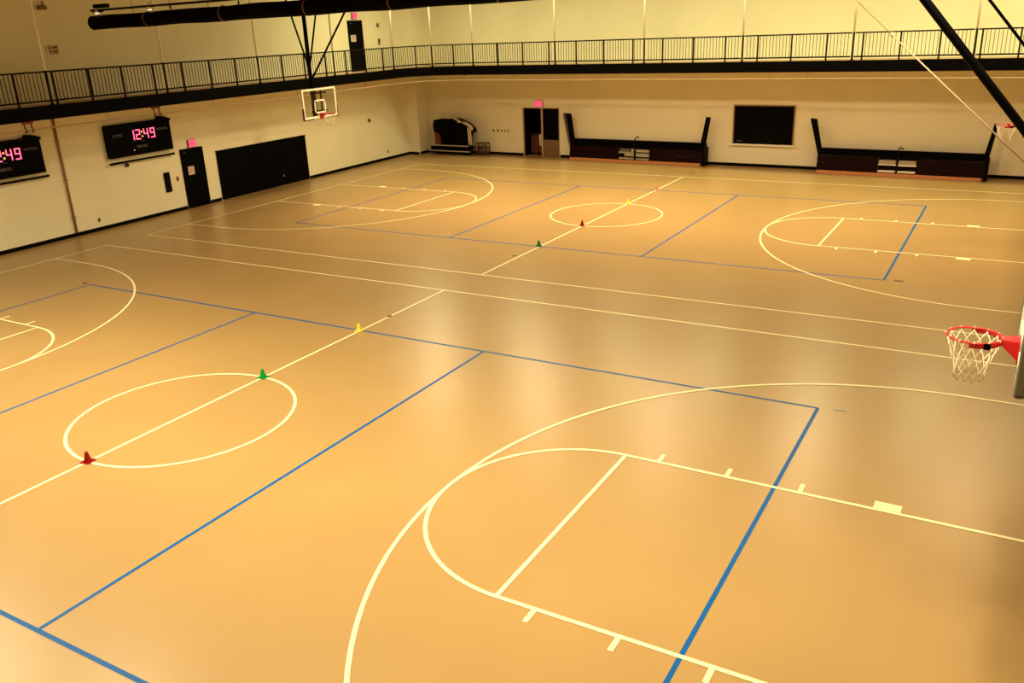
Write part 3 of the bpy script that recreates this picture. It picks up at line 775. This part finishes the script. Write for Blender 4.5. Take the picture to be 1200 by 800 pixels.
# white cloth draped over its right shoulder
s = empty('draped_sheet', 'white cloth draped down the right of the black covered pile', 'cloth', (-12.65, CY-.13, .52), BROT)
pth = [(.0,1.29),(.28,1.16),(.56,1.06),(.80,.98),(1.0,.88),(1.13,.74)]
vs = []; 
for x, z in pth: vs += [(x,.0,z-.07),(x,-.03,z),(x+.02,.08,z+.06)]
fs = []
for i in range(len(pth)-1):
    for k in range(2): fs.append((3*i+k,3*i+3+k,3*i+4+k,3*i+1+k))
m = MB().add(vs, fs, True)
cl = m.build('cloth', M['sheet'], s); md = cl.modifiers.new('thick', 'SOLIDIFY'); md.thickness = .03
for (a, w_, h0, h1) in ((.86,.09,.02,.86),(.98,.08,.0,.80)):
    m = MB().add([(a,-.02,h1),(a+w_*.5,-.06,h1-.02),(a+w_,-.03,h1-.05),(a+.03,-.03,h0),(a+w_*.6,-.05,h0),(a+w_+.02,-.02,h0+.03)], [(0,3,4,1),(1,4,5,2)], True)
    o = m.build('hanging_fold', M['sheet'], s); md = o.modifiers.new('thick', 'SOLIDIFY'); md.thickness = .02
MB().lathe([(.02,-.06),(.075,-.03),(.08,.02),(.03,.07)], 12, (.42,-.07,1.10)).build('bundle', M['sheet'], s)
s = empty('storage_box', 'brown board box behind the left of the black covered pile', 'box', (-14.17, CY+.43, 0), BROT)
MB().bbox((0,0,0),(.85,.26,1.26),.01).build('body', M['card'], s); MB().bbox((-.01,-.01,1.26),(.86,.27,1.31),.008).build('lid', M['card'], s)
s = empty('small_rack', 'low maroon rack beside the corner cart', 'rack', (-11.60, CY+.10, 0), BROT)
for z in (.12,.34,.56): MB().bbox((0,0,z),(.68,.30,z+.05),.006).build('shelf', M['rackred'], s)
for x in (0,.64):
    for y in (0,.26): MB().bbox((x,y,0),(x+.04,y+.04,.60),.004).build('leg', M['rackred'], s)
m = MB().bar((.05,-.01,.14),(.60,-.01,.56),.04,.04); m.build('brace', M['rackred'], s)

# ------------------------------------------------------------------ cones on the centre lines
cone_parts = {}
def cone(x, y, m, lab, rz=PI/4, k=1.0):
    c = empty('traffic_cone', lab, 'cone', (x, y, .0025), rz, 'small training cones')
    a = .088
    b_ = MB().bbox((-a,-a,0),(a,a,.014),.006).build('base', M[m], c)
    b2 = MB().lathe([(.066,.013),(.054,.026),(.046,.05),(.035,.10),(.027,.145),(.022,.160),(.012,.166)], 24).build('body', M[m], c)
    c.scale = (k,k,k)
cone(-.08,-1.80,'cred','red cone at the near edge of the near centre circle', .25)
cone(-.08,1.80,'cgreen','green cone at the far edge of the near centre circle', .05)
cone(-.10,4.58,'cyellow','yellow cone where near centre line crosses the blue line', .1, .95)
cone(-.0,12.40,'cdgreen','green cone on the far court centre line, nearest of its four', .6)
cone(.03,15.18,'cred','dark red cone at the near edge of the far centre circle', .5)
cone(.05,18.80,'cyellow','yellow cone at the far edge of the far centre circle', .6)
cone(.05,21.50,'cpink','pink cone farthest back on the far centre line', .6, .95)

# ------------------------------------------------------------------ lights
def area(x, y, z, sx, sy, pw, c=(1,.80,.50), rot=(0,0,0)):
    l = bpy.data.lights.new('lamp', 'AREA'); l.shape = 'RECTANGLE'; l.size = sx; l.size_y = sy; l.energy = pw; l.color = c
    o = bpy.data.objects.new('lamp', l); col.objects.link(o); o.location = (x, y, z); o.rotation_euler = rot
    return o
CW = (1,.755,.445)
CN = (1,.85,.52)
YW = (1,.94,.46)
for x, k in ((-7, 1.08), (-2.4, 1.05), (2.1, 1.05), (6.8, .88), (11.2, .62)):
    for y, p in ((-1.0, 505), (16.7, 410 if x < 5 else 365)):
        area(x, y, 7.6, .7, 1.0, p*k, CN if y < 0 else CW).data.spread = math.radians(156 if x > -5 else 151)
for x in (-11.0,-6.5,-1.9,2.0,5.9,9.7,13.2):
    area(x, 22.6, 8.5, 1.2, .5, 258, YW)
area(-11.8, 20.5, 8.5, .5, 1.2, 40, YW)
for y in (-4,3,10,17): area(13.6, y, 8.5, .5, 1.2, 100, CW)
wd_ = bpy.data.worlds.new('world'); sc.world = wd_; wd_.use_nodes = True
wd_.node_tree.nodes['Background'].inputs[0].default_value = (.02,.015,.01,1); wd_.node_tree.nodes['Background'].inputs[1].default_value = .3

vs_ = sc.view_settings
vs_.view_transform = 'Standard'; vs_.look = 'None'; vs_.gamma = 1; vs_.exposure = 0; vs_.use_curve_mapping = False
